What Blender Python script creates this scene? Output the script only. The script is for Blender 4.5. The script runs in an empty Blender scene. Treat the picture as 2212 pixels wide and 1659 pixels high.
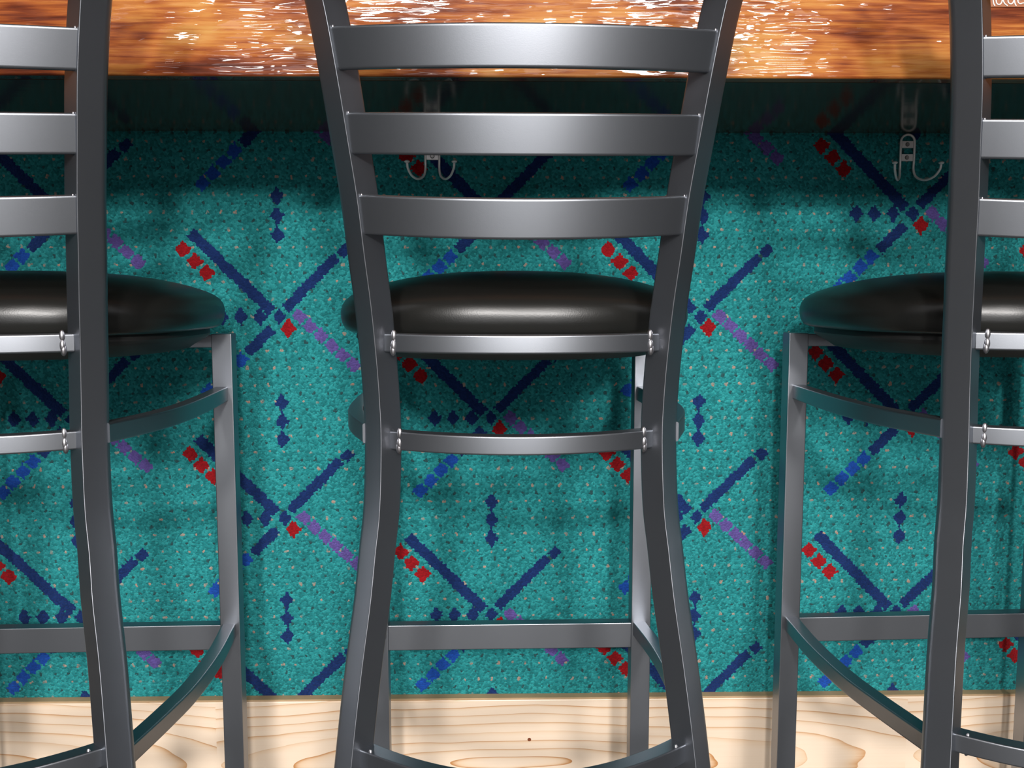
import bpy, bmesh, math, random
from mathutils import Vector, Matrix
random.seed(7)
SC = bpy.context.scene
COL = SC.collection
PI = math.pi

# ------------------------------------------------------------------ helpers
def link(name, me, mat=None, parent=None):
    o = bpy.data.objects.new(name, me)
    COL.objects.link(o)
    if mat is not None and me is not None:
        me.materials.append(mat)
    if parent is not None:
        o.parent = parent
    return o

def bm_obj(name, bm, mat, parent=None, smooth=None):
    bmesh.ops.recalc_face_normals(bm, faces=bm.faces)
    me = bpy.data.meshes.new(name)
    bm.to_mesh(me)
    bm.free()
    if smooth is not None:
        for p in me.polygons:
            p.use_smooth = True
        me.set_sharp_from_angle(angle=math.radians(smooth))
    o = link(name, me, mat, parent)
    if smooth is not None:
        w = o.modifiers.new('flat_faces', 'WEIGHTED_NORMAL')
        w.weight = 100
        w.keep_sharp = True
    return o

def tag(o, label=None, category=None, group=None, kind=None):
    if label: o['label'] = label
    if category: o['category'] = category
    if group: o['group'] = group
    if kind: o['kind'] = kind
    return o

def thing(name, loc, rz=0.0):
    o = bpy.data.objects.new(name, None)
    COL.objects.link(o)
    o.empty_display_size = 0.05
    o.location = loc
    o.rotation_euler = (0, 0, rz)
    return o

def copy_tree(o, parent=None):
    c = o.copy()
    COL.objects.link(c)
    if parent is not None:
        c.parent = parent
    for ch in list(o.children):
        copy_tree(ch, c)
    return c

def box(bm, x0, x1, y0, y1, z0, z1, bevel=0.0, seg=2):
    v = [bm.verts.new((x, y, z)) for x in (x0, x1) for y in (y0, y1) for z in (z0, z1)]
    fs = [(0, 1, 3, 2), (4, 6, 7, 5), (0, 4, 5, 1), (2, 3, 7, 6), (0, 2, 6, 4), (1, 5, 7, 3)]
    faces = [bm.faces.new([v[i] for i in f]) for f in fs]
    if bevel > 0:
        es = set(e for f in faces for e in f.edges)
        bmesh.ops.bevel(bm, geom=list(es), offset=bevel, segments=seg, affect='EDGES', profile=0.5)

def round_poly(pts, radii, seg=5):
    """polygon with every corner rounded by its own radius"""
    out = []
    n = len(pts)
    for i in range(n):
        p = Vector(pts[i]); a = Vector(pts[i - 1]); b = Vector(pts[(i + 1) % n])
        r = radii[i]
        da = (a - p).normalized(); db = (b - p).normalized()
        p0 = p + da * r; p1 = p + db * r
        for k in range(seg + 1):
            t = k / seg
            q = p0 * (1 - t) ** 2 + p * 2 * t * (1 - t) + p1 * t * t
            out.append((q.x, q.y))
    return out

def rect_section(w, h, r, seg=4):
    a, b = w / 2, h / 2
    return round_poly([(-a, -b), (a, -b), (a, b), (-a, b)], [r] * 4, seg)

def circle_section(r, n=12):
    return [(r * math.cos(2 * PI * k / n), r * math.sin(2 * PI * k / n)) for k in range(n)]

def catmull(pts, sub=8):
    P = [Vector(p) for p in pts]
    P = [P[0] * 2 - P[1]] + P + [P[-1] * 2 - P[-2]]
    out = []
    for i in range(1, len(P) - 2):
        for k in range(sub):
            t = k / sub
            a, b, c, d = P[i - 1], P[i], P[i + 1], P[i + 2]
            out.append(0.5 * ((2 * b) + (c - a) * t + (2 * a - 5 * b + 4 * c - d) * t * t
                              + (3 * b - a - 3 * c + d) * t ** 3))
    out.append(P[-2])
    return out

def skin(bm, rings, cap=True):
    vs = [[bm.verts.new(p) for p in r] for r in rings]
    n = len(vs[0])
    for i in range(len(vs) - 1):
        for j in range(n):
            k = (j + 1) % n
            bm.faces.new((vs[i][j], vs[i][k], vs[i + 1][k], vs[i + 1][j]))
    if cap:
        bm.faces.new(list(reversed(vs[0])))
        bm.faces.new(vs[-1])
    return vs

def sweep(bm, path, section, up=Vector((0, 0, 1))):
    """section (u sideways, v along up) carried along a path"""
    path = [Vector(p) for p in path]
    rings = []
    for i, p in enumerate(path):
        t = (path[min(i + 1, len(path) - 1)] - path[max(i - 1, 0)]).normalized()
        s = t.cross(up).normalized()
        u = s.cross(t).normalized()
        rings.append([p + s * a + u * b for a, b in section])
    skin(bm, rings)

def sweep_free(bm, path, section):
    """parallel transported section, for bent wire"""
    path = [Vector(p) for p in path]
    t0 = (path[1] - path[0]).normalized()
    s = t0.orthogonal().normalized()
    rings = []
    for i, p in enumerate(path):
        t = (path[min(i + 1, len(path) - 1)] - path[max(i - 1, 0)]).normalized()
        s = (s - t * s.dot(t)).normalized()
        u = t.cross(s)
        rings.append([p + s * a + u * b for a, b in section])
    skin(bm, rings)

# ------------------------------------------------------------------ node helpers
class NT:
    def __init__(self, name):
        self.m = bpy.data.materials.new(name)
        self.m.use_nodes = True
        self.t = self.m.node_tree
        self.t.nodes.clear()
        self.out = self.t.nodes.new('ShaderNodeOutputMaterial')
        self.b = self.t.nodes.new('ShaderNodeBsdfPrincipled')
        self.t.links.new(self.b.outputs[0], self.out.inputs[0])
    def n(self, kind, **kw):
        nd = self.t.nodes.new(kind)
        for k, v in kw.items():
            setattr(nd, k, v)
        return nd
    def l(self, a, b):
        self.t.links.new(a, b)
    def set(self, **kw):
        for k, v in kw.items():
            s = self.b.inputs[k.replace('_', ' ')]
            if hasattr(v, 'links'):
                self.l(v, s)
            else:
                s.default_value = v
    def math(self, op, a, b=None, c=None):
        nd = self.n('ShaderNodeMath', operation=op)
        for i, v in enumerate((a, b, c)):
            if v is None: continue
            if isinstance(v, X): v = v.s
            if hasattr(v, 'links'): self.l(v, nd.inputs[i])
            else: nd.inputs[i].default_value = v
        return X(self, nd.outputs[0])
    def mix(self, fac, a, b, blend='MIX'):
        nd = self.n('ShaderNodeMix', data_type='RGBA', blend_type=blend)
        for s, v in ((nd.inputs[0], fac), (nd.inputs[6], a), (nd.inputs[7], b)):
            if isinstance(v, X): v = v.s
            if hasattr(v, 'links'): self.l(v, s)
            else: s.default_value = v if not isinstance(v, tuple) or len(v) == 4 else (*v, 1)
        return nd.outputs[2]
    def noise(self, vec, scale, detail=3, rough=.55, dist=0.0):
        nd = self.n('ShaderNodeTexNoise')
        nd.inputs['Scale'].default_value = scale
        nd.inputs['Detail'].default_value = detail
        nd.inputs['Roughness'].default_value = rough
        nd.inputs['Distortion'].default_value = dist
        if vec is not None: self.l(vec, nd.inputs['Vector'])
        return nd
    def ramp(self, fac, stops, interp='LINEAR'):
        nd = self.n('ShaderNodeValToRGB')
        cr = nd.color_ramp
        cr.interpolation = interp
        while len(cr.elements) < len(stops):
            cr.elements.new(0.5)
        for e, (p, c) in zip(cr.elements, stops):
            e.position = p
            e.color = (*c, 1) if len(c) == 3 else c
        if isinstance(fac, X): fac = fac.s
        self.l(fac, nd.inputs[0])
        return nd.outputs[0]
    def bump(self, h, strength, dist):
        nd = self.n('ShaderNodeBump')
        nd.inputs['Strength'].default_value = strength
        nd.inputs['Distance'].default_value = dist
        if isinstance(h, X): h = h.s
        self.l(h, nd.inputs['Height'])
        self.l(nd.outputs[0], self.b.inputs['Normal'])
        return nd
    def objcoord(self):
        return self.n('ShaderNodeTexCoord').outputs['Object']
    def mapped(self, vec, scale):
        nd = self.n('ShaderNodeMapping')
        nd.inputs['Scale'].default_value = scale
        self.l(vec, nd.inputs['Vector'])
        return nd.outputs[0]

class X:
    """a float socket one can calculate with"""
    def __init__(self, nt, s): self.nt, self.s = nt, s
    def __add__(self, o): return self.nt.math('ADD', self, o)
    __radd__ = __add__
    def __sub__(self, o): return self.nt.math('SUBTRACT', self, o)
    def __rsub__(self, o): return self.nt.math('SUBTRACT', o, self)
    def __mul__(self, o): return self.nt.math('MULTIPLY', self, o)
    __rmul__ = __mul__
    def __neg__(self): return self * -1.0
    def abs(self): return self.nt.math('ABSOLUTE', self)
    def floor(self): return self.nt.math('FLOOR', self)
    def lt(self, o): return self.nt.math('LESS_THAN', self, o)
    def gt(self, o): return self.nt.math('GREATER_THAN', self, o)
    def wrap(self, lo, hi): return self.nt.math('WRAP', self, hi, lo)
    def max(self, o): return self.nt.math('MAXIMUM', self, o)
    def min(self, o): return self.nt.math('MINIMUM', self, o)

# ------------------------------------------------------------------ materials
def metal_mat(name, base, rough, metallic=.85):
    t = NT(name)
    oc = t.objcoord()
    nz = t.noise(oc, 55, 3)
    col = t.ramp(nz.outputs[0], [(.3, tuple(c * .96 for c in base)), (.7, tuple(c * 1.04 for c in base))])
    t.set(Base_Color=col, Metallic=metallic, Roughness=rough)
    fine = t.noise(oc, 900, 2)
    t.bump(fine.outputs[0], .05, .0004)
    return t.m

def coat_mat():
    t = NT('charcoal_powder_coat')
    oc = t.objcoord()
    nz = t.noise(oc, 40, 3)
    col = t.ramp(nz.outputs[0], [(.3, (.0065, .0078, .0095)), (.7, (.0080, .0095, .0115))])
    t.set(Base_Color=col, Roughness=.36, IOR=3.6)
    t.b.inputs['Specular Tint'].default_value = (.88, .92, 1.0, 1)
    fine = t.noise(oc, 1100, 2)
    t.bump(fine.outputs[0], .05, .0004)
    return t.m
M_METAL = coat_mat()
M_WELD = metal_mat('silver_weld', (.42, .41, .43), .36, 1.0)
M_CHROME = metal_mat('satin_nickel', (.96, .94, .92), .24, .15)
M_SCREW = metal_mat('dull_screw_steel', (.34, .33, .32), .35, 1.0)

def vinyl_mat():
    t = NT('black_vinyl')
    oc = t.objcoord()
    v = t.n('ShaderNodeTexVoronoi')
    v.inputs['Scale'].default_value = 650
    t.l(oc, v.inputs['Vector'])
    n2 = t.noise(oc, 9, 3)
    mixh = t.math('ADD', X(t, v.outputs['Distance']) * .15, X(t, n2.outputs[0]) * 2.0)
    t.set(Base_Color=(.011, .011, .010, 1), Roughness=.33)
    t.b.inputs['Specular IOR Level'].default_value = .55
    t.bump(mixh, .12, .002)
    return t.m
M_VINYL = vinyl_mat()

def plain(name, c, rough, metallic=0.0, nscale=60):
    t = NT(name)
    nz = t.noise(t.objcoord(), nscale, 4)
    col = t.ramp(nz.outputs[0], [(.3, tuple(q * .85 for q in c)), (.7, tuple(min(1, q * 1.12) for q in c))])
    t.set(Base_Color=col, Roughness=rough, Metallic=metallic)
    return t.m
M_LEDGE_SHADE = plain('shaded_pine_ledge', (.46, .31, .17), .8, 0, 18)  # pine darkened to carry the shade of the board's top face
M_BASE = plain('black_plywood', (.016, .016, .016), .55)
M_RUBBER = plain('black_rubber', (.012, .012, .012), .6)
M_CARD = plain('brown_card', (.30, .10, .035), .55, 0, 25)
M_INK = plain('white_paint_pen', (.85, .80, .74), .5)
M_FLOOR = plain('dark_grey_tile_floor', (.06, .059, .058), .8, 0, 12)
M_PLASTER = plain('grey_plaster', (.40, .39, .38), .8, 0, 4)
M_TOP = plain('dark_bar_top', (.22, .09, .03), .2, 0, 9)

def under_mat():
    t = NT('glossy_dark_laminate')
    oc = t.objcoord()
    nz = t.noise(t.mapped(oc, (3, 60, 3)), 3, 4)
    col = t.ramp(nz.outputs[0], [(.3, (.075, .055, .038)), (.75, (.13, .095, .065))])
    t.set(Base_Color=col, Roughness=.13)
    t.b.inputs['Specular IOR Level'].default_value = .30
    n2 = t.noise(oc, 26, 2)
    t.bump(n2.outputs[0], .05, .004)
    return t.m
M_UNDER = under_mat()

def fascia_mat():
    t = NT('lacquered_rough_sawn_wood')
    oc = t.objcoord()
    big = t.noise(t.mapped(oc, (1.0, 1, 3.2)), 5.0, 3, .6, .4)
    grain = t.noise(t.mapped(oc, (1.2, 1, 26)), 9, 6, .62, .3)
    f = X(t, big.outputs[0]) * .72 + X(t, grain.outputs[0]) * .42
    col = t.ramp(f, [(.40, (.045, .009, .004)), (.48, (.13, .025, .007)), (.555, (.28, .072, .015)),
                     (.64, (.44, .165, .036)), (.77, (.54, .29, .085))])
    t.set(Base_Color=col, Roughness=.5)
    t.b.inputs['Specular IOR Level'].default_value = .08
    t.b.inputs['Coat Weight'].default_value = 1.0
    t.b.inputs['Coat Roughness'].default_value = .035
    h1 = t.noise(t.mapped(oc, (15, 1, 135)), 1.0, 1, .4, .3)
    h2 = t.noise(t.mapped(oc, (24, 1, 44)), 1.0, 1, .4, .4)
    h = X(t, h1.outputs[0]) * 1.0 + X(t, h2.outputs[0]) * .8
    bp = t.bump(h, .55, .0016)
    bc = t.n('ShaderNodeBump')
    bc.inputs['Strength'].default_value = 1.0
    bc.inputs['Distance'].default_value = .0027
    t.l(h.s, bc.inputs['Height'])
    t.l(bc.outputs[0], t.b.inputs['Coat Normal'])
    return t.m
M_FASCIA = fascia_mat()

def pine_mat():
    t = NT('clear_pine_board')
    geo = t.n('ShaderNodeNewGeometry')
    sep = t.n('ShaderNodeSeparateXYZ')
    t.l(geo.outputs['Position'], sep.inputs[0])
    x = X(t, sep.outputs[0]); z = X(t, sep.outputs[2])
    pos = geo.outputs['Position']
    warp = X(t, t.noise(t.mapped(pos, (3.2, 1, 9)), 1.0, 3, .5).outputs[0]) - .5
    dx = (x - .03).wrap(-.47, .63)
    dz = z - .046
    r2 = dx * dx * .014 + dz * dz
    r = t.math('SQRT', r2) + warp * .026
    # growth rings: sharp late-wood lines, unevenly spaced
    ring = t.noise(None, 1.0, 2, .5)
    ring.noise_dimensions = '1D'
    t.l((r * 105.0).s, ring.inputs['W'])
    ph = r * 74.0
    saw = ph - ph.floor()
    line = t.math('POWER', saw, 7.0) * t.math('SMOOTH_MIN', X(t, ring.outputs[0]) * 1.7, 1.0, .1)
    fine = X(t, t.noise(t.mapped(pos, (5, 1, 420)), 1.0, 3, .6).outputs[0])
    fac = line * .78 + (fine - .5) * .20
    col = t.ramp(fac, [(.0, (.86, .69, .53)), (.28, (.79, .57, .38)), (.62, (.56, .27, .10)), (1.0, (.38, .12, .035))])
    # one pin knot
    kd = ((x - .055) * (x - .055) + (z - .083) * (z - .083)).lt(.0000085)
    col = t.mix(kd, col, (.20, .05, .015))
    t.set(Base_Color=col, Roughness=.38)
    t.b.inputs['Coat Weight'].default_value = .25
    t.b.inputs['Coat Roughness'].default_value = .25
    t.bump(fine, .1, .001)
    return t.m
M_PINE = pine_mat()

def carpet_mat():
    t = NT('teal_patterned_carpet')
    geo = t.n('ShaderNodeNewGeometry')
    pos = geo.outputs['Position']
    sp = t.n('ShaderNodeSeparateXYZ'); t.l(pos, sp.inputs[0])
    cmb = t.n('ShaderNodeCombineXYZ')
    t.l(sp.outputs[0], cmb.inputs[0]); t.l(sp.outputs[2], cmb.inputs[1])
    vo = t.n('ShaderNodeTexVoronoi', voronoi_dimensions='2D', feature='F1')
    vo.inputs['Scale'].default_value = 330
    t.l(cmb.outputs[0], vo.inputs['Vector'])
    sq = t.n('ShaderNodeSeparateXYZ'); t.l(vo.outputs['Position'], sq.inputs[0])
    K = 1370.0                                   # pattern units per metre
    U = (X(t, sq.outputs[0]) + .0045) * K
    V = (.5970 - X(t, sq.outputs[1])) * K
    CW, RH = 443.0, 431.0
    c = ((U + 262.0) * (1 / CW)).floor()
    u = U - c * CW
    v0 = V + (c * .5 - (c * .5).floor()) * RH      # half drop on every other column
    va = v0.wrap(-268.0, 163.0)
    vb = v0.wrap(-247.0, 184.0)
    left = u.lt(-60.0)
    v = va + left * (vb - va)
    q = .70710678
    s = (u + v) * q                               # along the falling diagonal
    d = (v - u) * q                               # along the rising diagonal, down-left positive
    def rect(sc, sh, dc, dh):
        a = ((s - sc).abs() * (1 / sh)).max((d - dc).abs() * (1 / dh))
        return a.lt(1.0)
    def lozenge(uc, vc, a=15.0, b=19.0):
        return ((u - uc).abs() * (1 / a) + (v - vc).abs() * (1 / b)).lt(1.0)
    def any_(*l):
        r = l[0]
        for k in l[1:]: r = r.max(k)
        return r
    navy = any_(rect(-135, 116, 3.5, 11.5), rect(-3, 10.5, -97, 77), rect(0, 11, -193, 12), rect(5, 11, 66, 37),
                lozenge(0, 0, 14, 18), lozenge(-41, 0), lozenge(-81, 0), lozenge(-120, 0),
                lozenge(0, -250), lozenge(0, -210), lozenge(0, -170),
                (u.abs()).max((v + 210.0).abs() * .05).lt(2.0))
    blue = any_(rect(4, 12, 124, 13), rect(3, 12, 155, 13), rect(3, 12, 187, 13), rect(3, 12, 218, 13))
    red = any_(lozenge(18, 24, 17, 21), rect(-238, 13, 40, 13), rect(-204, 13, 41, 13), rect(-170, 13, 41, 13))
    # six lilac blocks in a row
    pur = any_(*[rect(29 + 30 * k, 13.2, -29.5 - 1.4 * k, 11.5) for k in range(6)])
    rnd = t.n('ShaderNodeSeparateColor'); t.l(vo.outputs['Color'], rnd.inputs[0])
    rv = X(t, rnd.outputs[0])
    def dot(ox, oy, r):
        a = (U + ox).wrap(-14.7, 14.7); b = (V + oy).wrap(-36.0, 36.0)
        return (a * a + b * b).lt(r * r)
    pink = dot(0, 0, 2.9).max(dot(14.7, 36.0, 2.9))
    dark = dot(7, 18, 3.0).max(dot(-8, 54, 3.0))
    big = X(t, t.noise(cmb.outputs[0], 7, 3).outputs[0])
    teal = t.ramp(rv * .8 + big * .2, [(.0, (.010, .125, .132)), (.5, (.018, .228, .238)), (1.0, (.036, .350, .355))])
    teal = t.mix(dark * .8, teal, (.025, .045, .05))
    teal = t.mix(pink * (X(t, rnd.outputs[1]) * .6 + .1), teal, (.62, .31, .21))
    shade = rv * .35 + .8
    def shaded(col):
        cc = t.n('ShaderNodeCombineColor')
        for i in range(3):
            t.l((shade * col[i]).s, cc.inputs[i])
        return cc.outputs[0]
    col = t.mix(pur, teal, shaded((.115, .080, .29)))
    col = t.mix(navy, col, shaded((.010, .030, .125)))
    col = t.mix(blue, col, shaded((.012, .072, .37)))
    col = t.mix(red, col, shaded((.29, .008, .012)))
    t.set(Base_Color=col, Roughness=.95)
    t.b.inputs['Specular IOR Level'].default_value = .08
    t.b.inputs['Sheen Weight'].default_value = .12
    h = X(t, vo.outputs['Distance']) * -1.0
    t.bump(h, .75, .0022)
    return t.m
M_CARPET = carpet_mat()

# ------------------------------------------------------------------ setting
WALL_Y, BASE_Y = 1.4616, 1.4442
UNDER_Z, EDGE_Y = 1.0318, 1.0849

bm = bmesh.new(); box(bm, -1.6, 1.6, WALL_Y, WALL_Y + .12, 0, UNDER_Z)
tag(bm_obj('wall_front', bm, M_CARPET), kind='structure')
bm = bmesh.new(); box(bm, -1.6, 1.6, BASE_Y, WALL_Y, 0, .1490, .0012)
tag(bm_obj('baseboard_front', bm, M_PINE), kind='structure')
bm = bmesh.new(); box(bm, -1.6, 1.6, BASE_Y + .0006, WALL_Y, .1490, .1520, .0006)  # thin strip added on the board, its dim top painted in as darker brown
tag(bm_obj('ledge_shade_1', bm, M_LEDGE_SHADE), kind='structure')
bm = bmesh.new(); box(bm, -6, 6, -9, WALL_Y + 3, -.05, 0)
tag(bm_obj('floor', bm, M_FLOOR), kind='structure')

bm = bmesh.new(); box(bm, -6, 6, -9.12, -9, 0, 3.0)
tag(bm_obj('wall_back', bm, M_PLASTER), kind='structure')
bm = bmesh.new(); box(bm, -6, 6, -9.12, WALL_Y + 3, 3.0, 3.1)
tag(bm_obj('ceiling', bm, M_PLASTER), kind='structure')

# bar counter: fascia, underside and top move as one
bar = thing('bar_counter', (0, 1.3, UNDER_Z))
tag(bar, 'long bar counter with shiny orange-brown wooden front edge and dark glossy underside', 'counter')
def bar_part(name, m, x0, x1, y0, y1, z0, z1, bev=0.0, seg=2):
    b = bmesh.new(); box(b, x0, x1, y0 - 1.3, y1 - 1.3, z0 - UNDER_Z, z1 - UNDER_Z, bev, seg)
    return bm_obj(name, b, m, bar, 40)
bar_part('fascia', M_FASCIA, -1.6, 1.6, EDGE_Y, EDGE_Y + .022, UNDER_Z, UNDER_Z + .175, .003, 3)
bar_part('underside_panel', M_UNDER, -1.6, 1.6, EDGE_Y + .022, WALL_Y + .3, UNDER_Z, UNDER_Z + .018)
bar_part('countertop', M_TOP, -1.6, 1.6, EDGE_Y + .022, WALL_Y + .3, UNDER_Z + .018, UNDER_Z + .175, .002)

# ------------------------------------------------------------------ bar stool
Y0 = 1.15                       # the stool's own origin, on the floor under the seat
# rear leg: rearmost edge of the right-hand tube (x, y, z), measured top to bottom
RIDGE = [(.2075, .872, 1.135), (.1935, .8830, 1.0950), (.1836, .8917, 1.0578), (.1737, .9022, .9950), (.1664, .9135, .9383), (.1598, .9239, .8857),
         (.1546, .9335, .8289), (.1502, .9413, .7839), (.1468, .9474, .7378), (.1441, .9509, .6909), (.1428, .9509, .6438),
         (.1447, .9457, .5759), (.1494, .9396, .5296), (.1540, .9309, .4820), (.1617, .9205, .4221), (.1684, .9091, .3627),
         (.1743, .8985, .3020), (.1798, .8878, .2420), (.1850, .8775, .1820), (.1902, .8672, .1200), (.1953, .8565, .0620), (.2002, .8465, .0080)]
PSI = math.radians(47)
LEG_W, LEG_D = .0322, .0275
TB = Vector((math.cos(PSI), math.sin(PSI)))          # ridge -> outer edge
TI = Vector((-math.sin(PSI), math.cos(PSI)))         # ridge -> inner edge
def ridge_at(z):
    for (a, b) in zip(RIDGE, RIDGE[1:]):
        if a[2] >= z >= b[2]:
            t = (a[2] - z) / (a[2] - b[2])
            return Vector((a[0] + (b[0] - a[0]) * t, a[1] + (b[1] - a[1]) * t - Y0))
    return Vector((RIDGE[-1][0], RIDGE[-1][1] - Y0))

def rear_leg(parent, sx):
    c = [Vector((0, 0)), TB * LEG_W, TB * LEG_W + TI * LEG_D, TI * LEG_D]
    sec = round_poly([tuple(p) for p in c], [.0011, .0085, .004, .003], 6)
    path = catmull(RIDGE, 5)
    b = bmesh.new()
    skin(b, [[Vector((sx * (p.x + q[0]), p.y - Y0 + q[1], p.z)) for q in sec] for p in path])
    leg = bm_obj('rear_leg', b, M_METAL, parent, 30)
    f = bmesh.new()
    p = RIDGE[-1]
    skin(f, [[Vector((sx * (p[0] + q[0]), p[1] - Y0 + q[1], z)) for q in sec] for z in (.012, 0.0)])
    bm_obj('foot_cap', f, M_RUBBER, leg, 30)

FX, FY, FW = .1898, 1.3276 - Y0, .0282                # front legs: centre x, rear face y, width
def front_leg(parent, sx):
    b = bmesh.new()
    x = sx * FX
    box(b, x - FW / 2, x + FW / 2, FY, FY + FW, .010, .7345, .0014)
    leg = bm_obj('front_leg', b, M_METAL, parent, 40)
    f = bmesh.new(); box(f, x - FW / 2 + .0004, x + FW / 2 - .0004, FY + .0004, FY + FW - .0004, 0, .013, .001)
    bm_obj('foot_cap', f, M_RUBBER, leg, 40)

def weld(parent, pts, r=.0027):
    b = bmesh.new()
    for (x, y, z, k) in pts:
        bmesh.ops.create_icosphere(b, subdivisions=2, radius=1,
            matrix=Matrix.Translation((x, y, z)) @ Matrix.Diagonal((r * k, r * k * .9, r * 2.0 * k, 1)))
    bm_obj('weld_bead', b, M_WELD, parent, 80)

def bowed(xe, ye, yc, z, n=28, drop=0.0, zc=None):
    out = []
    for i in range(n + 1):
        t = -1 + 2 * i / n
        out.append(Vector((xe * t, ye + (yc - ye) * (1 - t * t), z - drop * (1 - t * t))))
    return out

def cross_rail(parent, name, z, yc, h, dpt, inset=.0045, frac=.86, r=.002, weld_k=1.0):
    g = ridge_at(z)
    xe = g.x + TI.x * LEG_D * frac + inset
    ye = g.y + TI.y * LEG_D * frac
    b = bmesh.new()
    sweep(b, bowed(xe, ye, yc - Y0, z), rect_section(dpt, h, r))
    o = bm_obj(name, b, M_METAL, parent, 35)
    for sx in (-1, 1):
        xw = sx * (xe - .0060); yw = ye - dpt * .50 - .0028
        weld(o, [(xw, yw, z + h * .40, 1.15 * weld_k), (xw - sx * .0008, yw, z + h * .16, .8 * weld_k), (xw + sx * .0003, yw - .0005, z - h * .12, 1.15 * weld_k), (xw + sx * .0009, yw, z - h * .36, 1.2 * weld_k)])
    return o

LEAN = math.radians(9)
def slat(parent, zc, bow=.046, h=.0378):
    drop = bow * math.sin(LEAN)
    z = zc + drop
    g = ridge_at(z)
    xe = g.x - .0035
    b = bmesh.new()
    # legs lean, so slat ends follow the leg: build each section upright to the lean
    path = bowed(xe, g.y + .0075, g.y + .0075 - bow * math.cos(LEAN), z, 32, drop)
    up = Vector((0, -math.sin(LEAN), math.cos(LEAN)))
    sweep(b, path, rect_section(.011, h, .0028), up)
    # splay of the legs: the upper edge of a slat is a little longer than the lower one
    slope = (ridge_at(z + h / 2).x - ridge_at(z - h / 2).x) / h
    for v in b.verts:
        v.co.x += (v.co.x / xe) * slope * (v.co.z - z)
    o = bm_obj('slat', b, M_METAL, parent, 35)
    for sx in (-1, 1):
        for ks in ((-.46, -.40, -.34), (.34, .40, .46)):
            weld(o, [(sx * (xe - .0012 + slope * k * h), g.y + .0022 - k * h * math.tan(LEAN), z + k * h, .5) for k in ks], .0019)

def side_rail(parent, name, pts, z, w, h, rise=0.0):
    b = bmesh.new()
    ya, yb = pts[0][1], pts[-1][1]
    sweep(b, catmull([(x, y - Y0, z + rise * (ya - y) / (ya - yb)) for x, y in pts], 8), rect_section(w, h, .0022))
    return bm_obj(name, b, M_METAL, parent, 35)

def seat_ring(scale, z, n=72):
    out = []
    for k in range(n):
        a = 2 * PI * k / n
        ca, sa = math.cos(a), math.sin(a)
        e = 2 / 2.7
        x = math.copysign(abs(ca) ** e, ca); y = math.copysign(abs(sa) ** e, sa)
        taper = .92 + .08 * y if y < 0 else .92 + .08 * min(1, y + .0)
        out.append(Vector((x * .2245 * taper * scale * 1.03, .030 + y * .195 * scale, z)))
    return out

def make_stool():
    st = thing('bar_stool', (0, 0, 0))
    for sx in (-1, 1):
        rear_leg(st, sx)
    for sx in (-1, 1):
        front_leg(st, sx)
    for zc in (1.0110, .9368, .8625):
        slat(st, zc)
    slat(st, 1.0850)
    cross_rail(st, 'seat_rail', .7440, .928, .0185, .018)
    cross_rail(st, 'back_stretcher', .6445, .928, .0190, .018)
    cross_rail(st, 'footrest_rail', .3295, .852, .0200, .019, weld_k=.8)
    up = [(FX - .002, FY + Y0 + .002), (.1910, 1.22), (.1885, 1.12), (.1780, 1.05), (.155, .974)]
    lo = [(FX - .002, FY + Y0 + .002), (.1960, 1.22), (.1960, 1.11), (.1880, 1.03), (.174, .932)]
    for sx in (-1, 1):
        side_rail(st, 'side_stretcher', [(sx * x, y) for x, y in up], .6500, .018, .0205)
        side_rail(st, 'footrest_side_rail', [(sx * x, y) for x, y in lo], .3060, .019, .0205, .012)
    b = bmesh.new(); box(b, -FX + FW / 2 - .001, FX - FW / 2 + .001, FY + .0025, FY + .0225, .2768, .3142, .0016)
    bm_obj('footrest_bar', b, M_METAL, st, 40)
    b = bmesh.new(); box(b, -FX + FW / 2 - .001, FX - FW / 2 + .001, FY + .004, FY + .022, .7150, .7335, .0015)
    bm_obj('front_seat_rail', b, M_METAL, st, 40)
    # padded seat: black board below, vinyl cushion above
    b = bmesh.new()
    skin(b, [seat_ring(.76, .7205), seat_ring(.80, .7212), seat_ring(.83, .7260), seat_ring(.90, .7350), seat_ring(.915, .7400), seat_ring(.91, .7475)])
    bm_obj('seat_board', b, M_BASE, st, 40)
    b = bmesh.new()
    prof = [(.88, .7468), (.945, .7470), (.975, .7500), (.992, .7560), (1.0, .7640), (1.0, .7710), (.992, .7780), (.975, .7838), (.945, .7890),
            (.90, .7940), (.83, .7995), (.74, .8050), (.62, .8105), (.48, .8148), (.33, .8176), (.18, .8190), (.06, .8195)]
    skin(b, [seat_ring(sc, z) for sc, z in prof])
    bm_obj('seat_cushion', b, M_VINYL, st, 60)
    return st

G = 'ladder-back stools along the bar'
stool = make_stool()
stool.location = (.0255, Y0, 0); stool.rotation_euler.z = math.radians(.9)
tag(stool, 'middle grey metal ladder-back bar stool seen whole, black padded seat, square to the camera', 'bar stool', G)
s2 = copy_tree(stool)
s2.location = (-.5655, Y0, 0); s2.rotation_euler.z = math.radians(1.8)
tag(s2, 'leftmost grey metal ladder-back bar stool, cut off by the left edge of the photo', 'bar stool', G)
s3 = copy_tree(stool)
s3.location = (.632, Y0 + .0265, 0); s3.rotation_euler.z = math.radians(2.1)
tag(s3, 'rightmost grey metal ladder-back bar stool, standing below the right-hand wall hook', 'bar stool', G)

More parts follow.
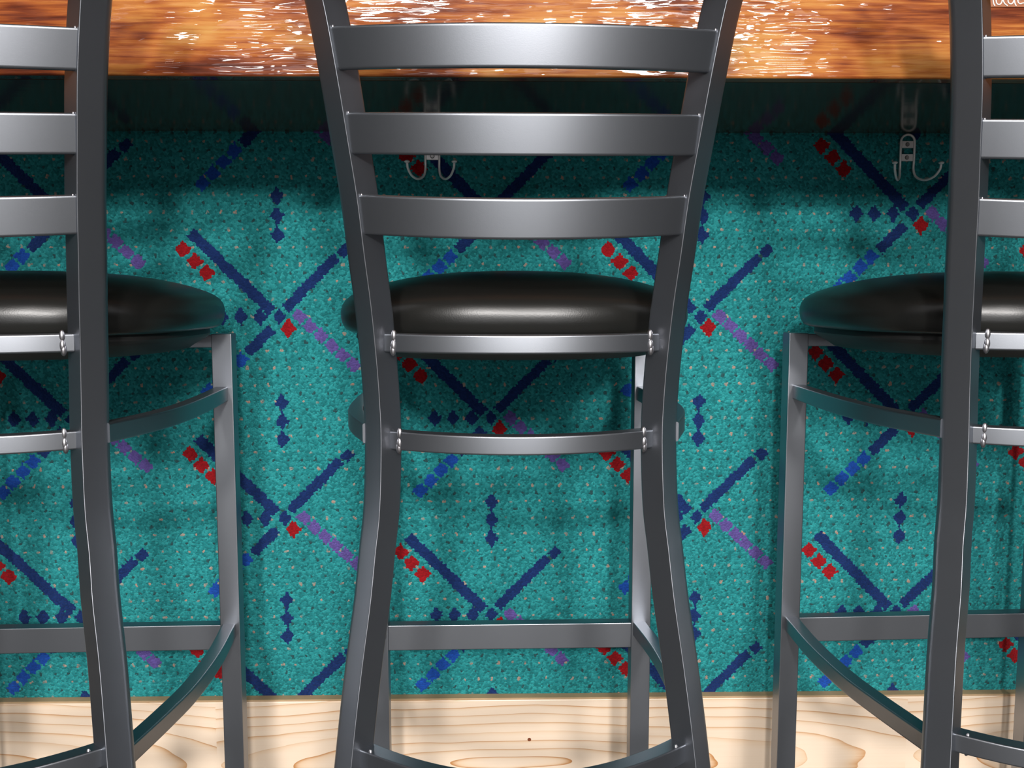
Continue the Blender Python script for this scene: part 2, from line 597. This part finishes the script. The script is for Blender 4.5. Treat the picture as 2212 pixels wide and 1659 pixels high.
# ------------------------------------------------------------------ coat hooks under the counter
def make_hook():
    h = thing('coat_hook', (0, 0, 0))
    R = .0105
    yw = -.0055
    def jpath(sx):
        # from the ball at the tip, down round the crook and up to the leg
        pts = [(.0345, -.044, -.0490), (.0335, -.0425, -.0565), (.0285, -.0350, -.0660), (.0205, -.0225, -.0695), (.0130, -.0110, -.0640), (R, yw, -.0530), (R, yw, -.036), (R, yw, -.012)]
        return [(sx * x, y, z) for x, y, z in pts]
    arc = [(R * math.cos(a), yw, -.0105 + R * math.sin(a)) for a in [PI * k / 12 for k in range(1, 12)]]
    path = catmull(jpath(1), 6) + [Vector(p) for p in arc] + list(reversed(catmull(jpath(-1), 6)))
    b = bmesh.new(); sweep_free(b, path, circle_section(.0018, 12))
    wire = bm_obj('bent_wire', b, M_CHROME, h, 60)
    for sx in (-1, 1):
        b = bmesh.new()
        bmesh.ops.create_uvsphere(b, u_segments=16, v_segments=10, radius=1,
            matrix=Matrix.Translation((sx * .0346, -.0442, -.0468)) @ Matrix.Diagonal((.0042, .0042, .0022, 1)))
        bm_obj('hook_tip', b, M_CHROME, h, 80)
    for z in (-.0145, -.0340):
        b = bmesh.new(); box(b, -.0098, .0098, -.0048, 0, z - .0052, z + .0052, .0006)
        pl = bm_obj('mounting_plate', b, M_CHROME, h, 40)
        b = bmesh.new()
        bmesh.ops.create_cone(b, cap_ends=True, segments=20, radius1=.0034, radius2=.0022, depth=.0014,
            matrix=Matrix.Translation((0, -.0054, z)) @ Matrix.Rotation(PI / 2, 4, 'X'))
        box(b, -.0024, .0024, -.0064, -.0060, z - .0004, z + .0004)
        bm_obj('screw_head', b, M_SCREW, pl, 30)
    return h
GH = 'double coat hooks under the counter'
hk = make_hook()
hk.location = (-.0922, WALL_Y, 1.0292)
tag(hk, 'chrome double coat hook seen through the slats of the middle bar stool', 'coat hook', GH)
hk2 = copy_tree(hk)
hk2.location = (.6275, WALL_Y, 1.0292)
tag(hk2, 'chrome double coat hook on the carpeted wall beside the right-hand stool, fully in view', 'coat hook', GH)

# ------------------------------------------------------------------ brown card with white handwriting on the counter edge
card = thing('handwritten_sign', (.552, EDGE_Y, 1.1100))
tag(card, 'small brown card with white handwriting on the orange counter edge, top right corner', 'sign')
b = bmesh.new(); box(b, 0, .150, -.0012, 0, 0, .058, .0004)
bm_obj('card', b, M_CARD, card, 40)
PXM = .0005195
def px(x, y): return ((x - 2109) * PXM + .002, -.0015, (9.5 - y) * PXM)
def arc(cx, cy, rx, ry, a0, a1, n=14):
    return [(cx + rx * math.cos(math.radians(a0 + (a1 - a0) * k / n)), cy + ry * math.sin(math.radians(a0 + (a1 - a0) * k / n))) for k in range(n + 1)]
letters = [
    [[(2109, -26), (2112, -6), (2114, 3), (2117, 7.6)]],
    [arc(2125.5, -4, 6.5, 9, -60, 300), [(2133, -14), (2135, -2), (2138, 3), (2144, 7.2)]],
    [arc(2151, -5, 6.5, 8.5, -50, 310), [(2156, -28), (2157.5, -8), (2160, 2), (2163, 7.4)]],
    [[(2166, -5), (2178, -7)] + arc(2172, -6, 6.5, 9, -20, -300) + [(2181, 1)]],
    [[(2182, -14), (2183, -4), (2184, 3)], [(2183, -6), (2186, -12), (2190, -14)]],
    [[(2203, -26), (2205, -8), (2206, 3)]],
]
for strokes in letters:
    b = bmesh.new()
    for s in strokes:
        sweep_free(b, [px(*p) for p in s], circle_section(.00072, 8))
    bm_obj('letter', b, M_INK, card, 60)

# ------------------------------------------------------------------ light
W = bpy.data.worlds.new('room_air')
SC.world = W
W.use_nodes = True
W.node_tree.nodes['Background'].inputs[0].default_value = (.62, .66, .72, 1)
W.node_tree.nodes['Background'].inputs[1].default_value = .03

def lamp(name, loc, size, power, color=(1, .965, .935), target=(0, 1.3, .7)):
    ld = bpy.data.lights.new(name, 'AREA')
    ld.shape = 'DISK'
    ld.size = size
    ld.energy = power
    ld.color = color
    o = bpy.data.objects.new(name, ld)
    COL.objects.link(o)
    o.location = loc
    o.rotation_euler = (Vector(target) - Vector(loc)).to_track_quat('-Z', 'Y').to_euler()
    return o
def down(x, y, z, size, p, **k):
    lamp('ceiling_lamp', (x, y, z), size, p, target=(x * .8, y + 2.0, z - 1.3), **k)
down(-.55, -4.4, 2.75, .36, 215)
down(1.15, -5.9, 2.75, .62, 325)
down(-1.65, -5.0, 2.75, .60, 50)
down(2.15, -5.2, 2.75, .60, 55)
down(-.45, -2.2, 2.75, .45, 30)
down(.85, -2.2, 2.75, .45, 30)
down(-.5, -.8, 2.75, .4, 8)
down(.8, -.8, 2.75, .4, 8)

# broad fill added at the far end of the room, brightens metal and hooks
wd = bpy.data.lights.new('added_back_fill', 'AREA')
wd.shape = 'RECTANGLE'; wd.size = 7.0; wd.size_y = 2.4; wd.energy = 125; wd.color = (.93, .95, 1.0)
wo = bpy.data.objects.new('added_back_fill', wd); COL.objects.link(wo)
wo.location = (0, -8.9, 1.4); wo.rotation_euler = (PI / 2, 0, 0)

# ------------------------------------------------------------------ camera
cd = bpy.data.cameras.new('camera')
cd.sensor_fit = 'HORIZONTAL'
cd.sensor_width = 36
cd.lens = 36 * 2050 / 2212
cam = bpy.data.objects.new('camera', cd)
COL.objects.link(cam)
cam.location = (0, 0, .80)
pitch, yaw = math.atan(210 / 2050), math.atan(.019)
cam.rotation_euler = (PI / 2 - pitch, 0, -yaw)
cd.clip_start = .02
SC.camera = cam

SC.view_settings.view_transform = 'Standard'
SC.view_settings.look = 'None'
SC.view_settings.exposure = -0.27
SC.view_settings.gamma = 1.0
SC.view_settings.use_curve_mapping = False
